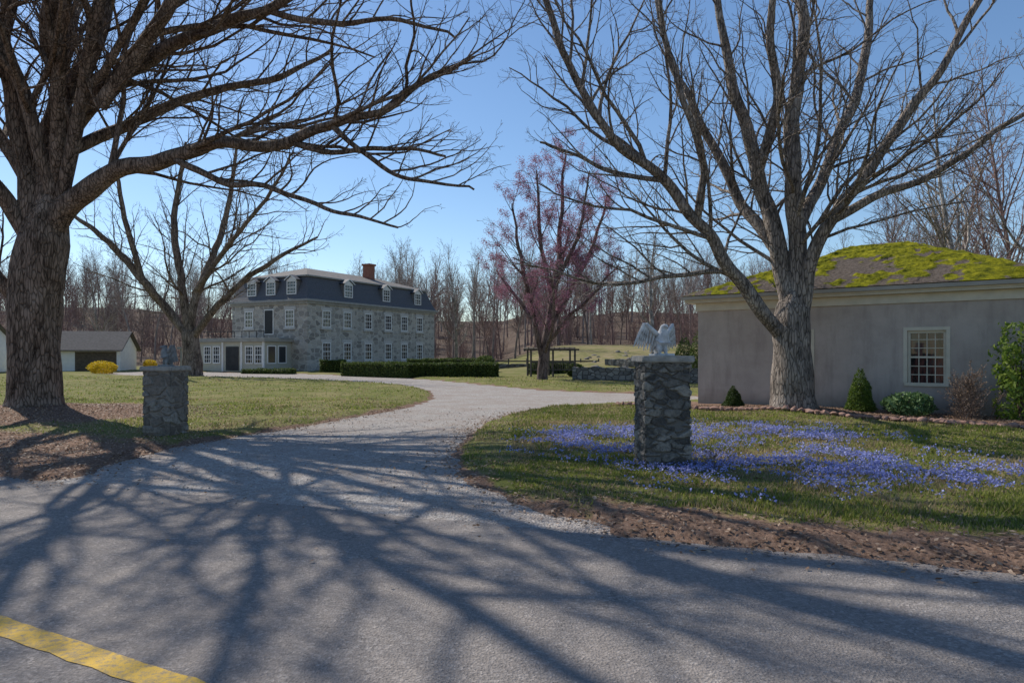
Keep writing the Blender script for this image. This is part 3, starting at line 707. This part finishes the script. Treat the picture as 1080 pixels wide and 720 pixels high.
shrub('forsythia_shrub',gx(108,56),56,('ball',1.05,1.15),2600,.07,yel)
shrub('forsythia_shrub.001',gx(158,66),66,('ball',.6,1.0),1200,.07,yel)
for i,(px,d,r,hh) in enumerate(((512,55,.9,1.4),(606,47,.7,.9),(722,60,1.1,2.6),(735,50,.9,3.2))):
    shrub('evergreen_shrub'+('.%03d'%i if i else ''),gx(px,d),d,('cone' if i>1 else 'ball',r,hh),2500,.08,boxw)
# ------------------------------------------------------------ stone pillars
def capmesh(e,wd,hh):
    bm=bmesh.new(); bmesh.ops.create_cube(bm,size=1)
    for v_ in bm.verts: v_.co=Vector((v_.co.x*(wd+.08),v_.co.y*(wd+.08),hh+.045+v_.co.z*.09))
    bmesh.ops.bevel(bm,geom=list(bm.edges),offset=.015,segments=2,affect='EDGES')
    bmesh.ops.subdivide_edges(bm,edges=[ed_ for ed_ in bm.edges if ed_.calc_length()>.06],cuts=7,use_grid_fill=True)
    for v_ in bm.verts: v_.co+=mnoise.noise_vector(v_.co*12)*.007
    me=bpy.data.meshes.new('cap'); bm.to_mesh(me); bm.free(); link('cap',me,simple('cap_stone',(.22,.21,.19),(.44,.41,.37),9,.9,.8),e)
def rubble_pillar(name,x,y,wd,hh,rz,seed,sw,sh,rough,cols,mort):
    """irregular fieldstone pier: real displaced stones with recessed mortar"""
    e=empty(name,(x,y,h1(x,y)-.04),rz); st_=.0085; n=int(wd/st_); nz=int(hh/st_)
    ring=[]; h=wd/2
    for i in range(n): ring.append((-h+wd*i/n,-h,0,-1))
    for i in range(n): ring.append((h,-h+wd*i/n,1,0))
    for i in range(n): ring.append((h-wd*i/n,h,0,1))
    for i in range(n): ring.append((-h,h-wd*i/n,-1,0))
    V=[];C=[];N4=len(ring); off=Vector((seed*3.1,seed*1.7,0))
    for j in range(nz+1):
        z=hh*j/nz
        for (a,b_,nx_,ny_) in ring:
            p=Vector((a,b_,z)); w_=mnoise.noise_vector(p*3.2+off)*.035
            q=p+w_; cz=q.z/sh
            s=Vector((q.x/sw,q.y/sw,cz))+off
            s.x+=.5*(int(math.floor(cz))%2)
            dd,pp=mnoise.voronoi(s)
            eg=(dd[1]-dd[0])
            g=min(1,max(0,(eg-.03)/.11)); g=g*g*(3-2*g)
            hsh=math.sin(pp[0].x*12.9+pp[0].y*78.2+pp[0].z*37.7)*43758.5; t=hsh-math.floor(hsh)
            d=-.030+.030*g+(t-.5)*.026*g+mnoise.fractal(p*22+off,.8,2,3)*rough*g
            rx=min(abs(a),abs(b_))/h
            dr_=Vector((nx_,ny_,0)); 
            if rx>.93: dr_=(dr_*.6+Vector((a,b_,0)).normalized()*.4); d-=.012*(rx-.93)/.07
            V.append(tuple(p+dr_*d)); C.append((t,g,0))
    Fq_=[(j*N4+i,j*N4+(i+1)%N4,(j+1)*N4+(i+1)%N4,(j+1)*N4+i) for j in range(nz) for i in range(N4)]
    me=np_mesh(name,V,np.array(Fq_),np.array(C),True)
    m,nt,bs=newmat(name+'_mat',.92,.2); at=nt.nodes.new('ShaderNodeAttribute'); at.attribute_name='Col'; v=coords(nt)
    sp=nt.nodes.new('ShaderNodeSeparateColor'); nt.links.new(at.outputs['Color'],sp.inputs[0])
    c=ramp(nt,sp.outputs[0],[(0,cols[0]),(.4,cols[1]),(.75,cols[2]),(1,cols[3])])
    c=mix(nt,ramp(nt,tnoise(nt,v,16,7,.8),[(.42,0),(.68,.75)]),c,tuple(k_*.4 for k_ in cols[0]))
    c=mix(nt,ramp(nt,tnoise(nt,v,7,8,.75),[(.56,0),(.70,.5)]),c,(.36,.35,.30))
    c=mix(nt,ramp(nt,sp.outputs[1],[(.1,1),(.4,0)]),c,mort)
    nt.links.new(c,bs.inputs['Base Color']); bump(nt,bs,tnoise(nt,v,40,5,.8),.9,.03)
    link('masonry',me,m,e); capmesh(e,wd,hh)
    return e,hh+.085
PRX,PRY=2.16,9.85
pr,pz=rubble_pillar('stone_pillar',PRX,PRY,.66,1.52,.06,5,.21,.125,.006,[(.10,.095,.09),(.17,.16,.148),(.27,.25,.222),(.40,.365,.315)],(.19,.178,.16))
xl,yl=G(175,462)
pl,plz=rubble_pillar('stone_pillar.001',xl,yl,.60,1.30,-.1,8,.30,.20,.004,[(.19,.165,.14),(.26,.23,.195),(.33,.30,.26),(.40,.37,.325)],(.30,.27,.235))
# eagle statues
stat=simple('statue_stone',(.34,.34,.34),(.72,.71,.69),9,.8,.5)
def eagle(name,x,y,z,s,rz,spread,mat):
    e=empty(name,(x,y,z),rz); e.scale=(s,s,s)
    def skin(nm,vs,es,rs):
        me=bpy.data.meshes.new(nm); me.from_pydata(vs,es,[]); o=link(nm,me,mat,e)
        md=o.modifiers.new('s','SKIN'); md.use_smooth_shade=True
        for i,r in enumerate(rs): me.skin_vertices[0].data[i].radius=(r,r)
        me.skin_vertices[0].data[0].use_root=True
        sb=o.modifiers.new('u','SUBSURF'); sb.levels=2; sb.render_levels=2
    skin('body',[(0,.03,.17),(0,0,.24),(0,-.03,.33),(0,-.035,.40),(0,-.05,.455),(0,-.11,.46),(0,-.14,.43),(0,.09,.09),(0,.14,.02)],
        [(0,1),(1,2),(2,3),(3,4),(4,5),(5,6),(0,7),(7,8)],[.085,.11,.10,.06,.058,.026,.008,.06,.04])
    for sx_ in (-1,1):
        skin('leg',[(sx_*.045,.01,.18),(sx_*.06,-.02,.10),(sx_*.06,-.02,.04),(sx_*.06,-.08,.025)],[(0,1),(1,2),(2,3)],[.055,.042,.024,.018])
        sh=Vector((sx_*.08,0,.32)); el=Vector((sx_*(.14+.07*spread),.03,.43)); wr=Vector((sx_*(.15+.12*spread),.05,.50)); 
        skin('wing_arm',[tuple(sh),tuple(el),tuple(wr)],[(0,1),(1,2)],[.045,.036,.026])
        bm=bmesh.new()
        for row,(ln,n,yo) in enumerate(((.36,8,.055),(.25,8,.03),(.15,7,.008))):
            for i in range(n):
                t=i/(n-1); a=sh.lerp(el,min(1,t*2)) if t<.5 else el.lerp(wr,t*2-1)
                d=Vector((sx_*(.05+.32*t*spread),.12,-1+.1*t)).normalized(); L=ln*(.72+.3*t+.06*(i%2))
                sd=d.cross(Vector((0,1,0))).normalized()*.021; q=a+Vector((0,yo,0))
                vs=[]
                for tt,ww in ((0,.7),(.4,1),(.8,.95),(1,.2)):
                    c_=q+d*L*tt; vs.append((c_-sd*ww,c_+Vector((0,-.014,0)),c_+sd*ww,c_+Vector((0,.014,0))))
                rg=[[bm.verts.new(v_) for v_ in r_] for r_ in vs]
                for r0,r1_ in zip(rg[:-1],rg[1:]):
                    for k in range(4): bm.faces.new((r0[k],r0[(k+1)%4],r1_[(k+1)%4],r1_[k]))
                bm.faces.new(rg[-1])
        me=bpy.data.meshes.new('feathers'); bm.to_mesh(me); bm.free(); link('wing_feathers',me,mat,e)
    w=B(); w.box(-.14,.14,-.14,.14,0,.04); w.obj('plinth',mat,e,.01)
eagle('eagle_statue',PRX,PRY,h1(PRX,PRY)-.04+pz,.95,.5,1.0,stat)
eagle('eagle_statue.001',xl,yl,h1(xl,yl)-.04+plz,.85,-.7,.4,simple('statue_grey',(.14,.14,.14),(.32,.32,.31),9,.85,.5))
# ------------------------------------------------------------ stone wall, pond, pergola
rubble=stone('rubble',(.12,.115,.105),(.22,.21,.195),(.33,.32,.29),(.07,.065,.06),.4,.22,.08,.04)
def wallseg(name,x0,y0,x1,y1,hh,th=.5):
    L=math.hypot(x1-x0,y1-y0); e=empty(name,(x0,y0,h1(x0,y0)-.1),math.atan2(y1-y0,x1-x0))
    V=[];Fa=[];n=int(L/.3)+1
    for i in range(n+1):
        xx=L*i/n; t=hh+.12*mnoise.noise(Vector((xx*1.7,y0,0))); 
        for (yy,zz) in ((-th/2,0),(-th/2,t),(th/2,t),(th/2,0)): V.append((xx,yy+.04*mnoise.noise(Vector((xx*2,yy*5,zz))),zz))
    for i in range(n):
        for k in range(3): a=i*4+k; Fa.append((a,a+4,a+5,a+1))
    Fa+= [(0,1,2,3),(n*4+3,n*4+2,n*4+1,n*4)]
    me=bpy.data.meshes.new(name); me.from_pydata(V,[],Fa); link('masonry',me,rubble,e)
wallseg('stone_wall',gx(606,41),41,gx(748,36),36,.85)
wallseg('stone_wall.001',gx(640,58),58,gx(760,50),50,.6)
wallseg('stone_wall.002',gx(500,62),62,gx(600,60),60,.7)
m,nt,b=newmat('pond_water',.05,.6); b.inputs['Base Color'].default_value=(.02,.03,.03,1)
o=sheet('pond_water',chaikin([(gx(600,43),43),(gx(735,39),39),(gx(735,46),45),(gx(610,47),46.5)],2),.22,m)
wood=simple('weathered_wood',(.05,.045,.04),(.13,.115,.10),5,.9,.4,.01,(1,1,6))
e=empty('wooden_pergola',(gx(560,46),46,h1(gx(560,46),46)),.1); w=B()
for x in (0,1.5,3.0):
    for y in (0,1.8): w.box(x-.06,x+.06,y-.06,y+.06,-.1,1.8)
for y in (0,1.8): w.box(-.3,3.3,y-.04,y+.04,1.803,1.92)
for x in np.arange(-.2,3.3,.35): w.box(x-.025,x+.025,-.3,2.1,1.923,2.02)
for z in (.45,.95): w.box(.063,1.437,-.03,.03,z,z+.08); w.box(1.563,2.937,-.03,.03,z,z+.08)
for x in np.arange(.2,2.9,.15): 
    if abs(x-1.5)>.1: w.box(x-.015,x+.015,-.02,.02,.533,.947)
w.obj('timber',wood,e)
e=empty('wooden_fence',(gx(498,60),60,0),.05); w=B()
for i in range(8): w.box(i*1.6-.05,i*1.6+.05,-.05,.05,0,1.2)
for z in (.4,.9): w.box(0,11.2,-.08,-.053,z,z+.12)
w.obj('rails',wood,e)
def rocks(name,pts,smin,smax,mat,seed):
    bm=bmesh.new(); bmesh.ops.create_icosphere(bm,subdivisions=2,radius=1); bv=np.array([tuple(v_.co) for v_ in bm.verts]); bf=np.array([[v_.index for v_ in f.verts] for f in bm.faces]); bm.free()
    R=np.random.RandomState(seed); V=[];Fx=[]
    for i,p in enumerate(pts):
        s_=R.uniform(smin,smax); sc=R.uniform(.6,1.3,3)*np.array([1,1,.65]); a=R.uniform(0,6.28); ca,sa=math.cos(a),math.sin(a)
        q=bv*(1+.25*np.sin(bv@R.normal(0,2.5,(3,1))+R.rand()*6))*sc*s_; q=q@np.array([[ca,sa,0],[-sa,ca,0],[0,0,1]])
        V.append(q+np.array(p)); Fx.append(bf+i*len(bv))
    link(name,np_mesh(name,np.concatenate(V),np.concatenate(Fx)),mat)
R=np.random.RandomState(4)
pts=[]
for i in range(60):
    d=R.uniform(48,72); x=gx(R.uniform(600,745),d); pts.append((x,d,h1(x,d)-.08))
rocks('hillside_boulders',pts,.12,.42,simple('rock',(.10,.09,.08),(.24,.215,.19),4,.9,.6),2)
pts=[]
for i in range(62):
    al=-1.3+i*.19; x,y=wl(al,BEDW+.03*math.sin(i*1.3)); pts.append((x,y,h1(x,y)+.05))
rocks('bed_edging_stones',pts,.085,.12,simple('brick_edging',(.18,.10,.08),(.38,.24,.19),6,.9,.5),3)
# ------------------------------------------------------------ grass / flowers / litter
def sample(n,x0,x1,y0,y1,pw=1.3,ref=6):
    x=rng.uniform(x0,x1,n); y=rng.uniform(y0,y1,n); d=np.hypot(x,y); k=(rng.rand(n)<np.minimum(1,(ref/d)**pw))&(np.abs(x)<y*.80+.8)
    return x[k],y[k]
gxs=[];gys=[]
for args in ((900000,0,15,4.5,21),(260000,-16,2,9,24),(420000,-34,14,20,48)):
    x,y=sample(*args); gxs.append(x);gys.append(y)
x=np.concatenate(gxs);y=np.concatenate(gys); s=S_out(x,y); mu=mulch(x,y,s)
ib=((x-BP0[0])*BN[0]+(y-BP0[1])*BN[1]>-BEDW-.05)&((x-BP0[0])*BW[0]+(y-BP0[1])*BW[1]>-1.3)
dens=vn(x*1.7,y*1.7,31)*.6+vn(x*6,y*6,33)*.4
cr=x*RN[0]+y*RN[1]-RC
bald=fbm(x*.7,y*.7,91)+.10*sstep(3.6,1.2,cr)*(x>0)+.10*sstep(-5,-9,x)*sstep(8,4,cr)
k=(s>.02)&(mu<.12+rng.rand(len(x))*.5)&(~ib)&(rng.rand(len(x))<.25+dens)&(rng.rand(len(x))<np.clip(1.3-(bald-.48)*3.6,.15,1)); x=x[k];y=y[k];s=s[k];bald=bald[k]
n=len(x); print('blades',n)
z=height(x,y,s)-.005; d=np.hypot(x,y)
hh=rng.uniform(.018,.055,n)*(1+.8*(dens[k]>.64)); wd=.0045+.0007*d; a=rng.uniform(0,6.28,n); la=rng.uniform(0,6.28,n); ll=hh*rng.uniform(.1,.9,n)
V=np.zeros((n,3,3)); V[:,0]=np.stack([x-np.cos(a)*wd,y-np.sin(a)*wd,z],1); V[:,1]=np.stack([x+np.cos(a)*wd,y+np.sin(a)*wd,z],1); V[:,2]=np.stack([x+np.cos(la)*ll,y+np.sin(la)*ll,z+hh],1)
t=np.clip(fbm(x*.6,y*.6,41)*1.5-.2+rng.normal(0,.22,n),0,1)[:,None]
col=np.array([.10,.145,.028])*(1-t)+np.array([.29,.31,.07])*t
dryk=rng.rand(n)<.14+.35*(vn(x*1.1,y*1.1,50)>.6)+.8*np.clip(bald-.45,0,1)*2; col[dryk]=np.array([.42,.33,.19])*rng.uniform(.55,1.1,(dryk.sum(),1))
link('grass',np_mesh('grass',V.reshape(-1,3),np.arange(n*3).reshape(-1,3),np.repeat(col,3,0)),leafmat('grass_mat',None,.45,True))
n0=80000; x=rng.uniform(-.5,9.5,n0); y=rng.uniform(6.6,16.5,n0)
c_=x*RN[0]+y*RN[1]
pt=np.maximum.reduce([np.exp(-(((x-4.3)/2.4)**2+((y-9.6)/1.9)**2)),.8*np.exp(-(((x-5.6)/1.8)**2+((y-8.6)/1.0)**2)),.75*np.exp(-(((x-1.7)/1.6)**2+((y-12.2)/1.7)**2)),.75*np.exp(-(((x-4)/3)**2+((y-13.5)/1.7)**2))])
cl=fbm(x*1.9,y*1.9,61)
s=S_out(x,y); k=(rng.rand(n0)<np.clip(pt*1.5*(cl-.32)*2.2-.10,0,.75))&(s>.4)&(c_-RC>1.2)
x=x[k];y=y[k];s=s[k];n=len(x); print('flowers',n)
z=height(x,y,s)+rng.uniform(.04,.10,n)
cen=np.stack([x,y,z],1)
rep=3; cen=np.repeat(cen,rep,0)+rng.normal(0,.012,(n*rep,3))
Vf,Ff=quads(cen,.015,flat=.3,aspect=1.6)
link('blue_scilla_flowers',np_mesh('scilla',Vf,Ff),leafmat('scilla_mat',[(.17,.19,.48),(.28,.31,.66),(.45,.48,.82)],.3))
x=rng.uniform(-13,13,260000); y=rng.uniform(4.3,21,260000); s=S_out(x,y); mu=mulch(x,y,s)
pr_=np.where(s>0,mu*.42+.035+.09*(fbm(x*.8,y*.8,95)>.52),np.exp(np.minimum(s,0)/.25)*.2+.004)
pr_=np.where(sroad(x,y)<-.5,.0015,pr_); k=(rng.rand(len(x))<pr_)&(np.abs(x)<y*.8+.5)&~(((x-BP0[0])*BN[0]+(y-BP0[1])*BN[1]>-.05)&((x-BP0[0])*BW[0]+(y-BP0[1])*BW[1]>-.05)); x=x[k];y=y[k];s=s[k]
z=np.maximum(height(x,y,s),.008)+.018; Vf,Ff=quads(np.stack([x,y,z],1),.026,flat=.75,aspect=1.1)
Vf[:,2]=np.maximum(Vf[:,2],.012)
link('leaf_litter',np_mesh('litter',Vf,Ff),leafmat('litter_mat',[(.13,.08,.055),(.30,.20,.135),(.44,.33,.245)],.2)); print('litter',len(x))
x=rng.uniform(-11,5,60000); y=rng.uniform(5,20,60000); sd=sdf(drive,x,y); sr=sroad(x,y)
pr_=np.where(sr>0,.22*(fbm(x,y,71)),.05*np.exp(np.minimum(sr,0)/.35))*(sd<.1)
k=rng.rand(len(x))<pr_; x=x[k];y=y[k]; n=len(x); 
octv=np.array([(1,0,0),(0,1,0),(-1,0,0),(0,-1,0),(0,0,.7),(0,0,-.5)]); octf=np.array([(0,1,4),(1,2,4),(2,3,4),(3,0,4),(1,0,5),(2,1,5),(3,2,5),(0,3,5)])
sc=rng.uniform(.006,.018,n); V=octv[None]*sc[:,None,None]*rng.uniform(.6,1.4,(n,1,3)); a=rng.uniform(0,6.28,n)
VX=V[:,:,0]*np.cos(a)[:,None]-V[:,:,1]*np.sin(a)[:,None]; VY=V[:,:,0]*np.sin(a)[:,None]+V[:,:,1]*np.cos(a)[:,None]
V=np.stack([VX+x[:,None],VY+y[:,None],V[:,:,2]+.008+sc[:,None]*.3],-1)
link('loose_gravel',np_mesh('pebbles',V.reshape(-1,3),(octf[None]+np.arange(n)[:,None,None]*6).reshape(-1,3)),leafmat('pebble_mat',[(.17,.155,.14),(.35,.32,.295),(.52,.48,.44)],0)); print('pebbles',n)
# ------------------------------------------------------------ light, sky, camera
el=math.radians(46); az=(-.72,.69)
W=bpy.data.worlds.new('World'); S.world=W; W.use_nodes=True; nt=W.node_tree
sk=nt.nodes.new('ShaderNodeTexSky'); sk.sky_type='NISHITA'; sk.sun_disc=False; sk.sun_elevation=el; sk.sun_rotation=math.atan2(az[0],az[1])%(2*math.pi)
sk.air_density=1.0; sk.dust_density=.2; sk.ozone_density=3.0
hs=nt.nodes.new('ShaderNodeHueSaturation'); hs.inputs['Saturation'].default_value=1.08; nt.links.new(sk.outputs[0],hs.inputs['Color'])
bg=nt.nodes['Background']; bg.inputs['Strength'].default_value=.135; nt.links.new(hs.outputs[0],bg.inputs['Color'])
ld=bpy.data.lights.new('sun','SUN'); ld.energy=5; ld.angle=math.radians(.5); ld.color=(1,.93,.82)
lo=bpy.data.objects.new('sun',ld); S.collection.objects.link(lo)
sd_=Vector((az[0]*math.cos(el),az[1]*math.cos(el),math.sin(el))); lo.rotation_euler=sd_.to_track_quat('Z','Y').to_euler(); lo.location=sd_*50
cd=bpy.data.cameras.new('camera'); co=bpy.data.objects.new('camera',cd); S.collection.objects.link(co)
co.location=(0,0,CAMH); co.rotation_euler=(math.pi/2,0,0); cd.lens=24; cd.sensor_width=36; cd.shift_y=12/1080; cd.clip_end=3000
S.camera=co
S.view_settings.view_transform='Standard'; S.view_settings.look='None'; S.view_settings.exposure=0
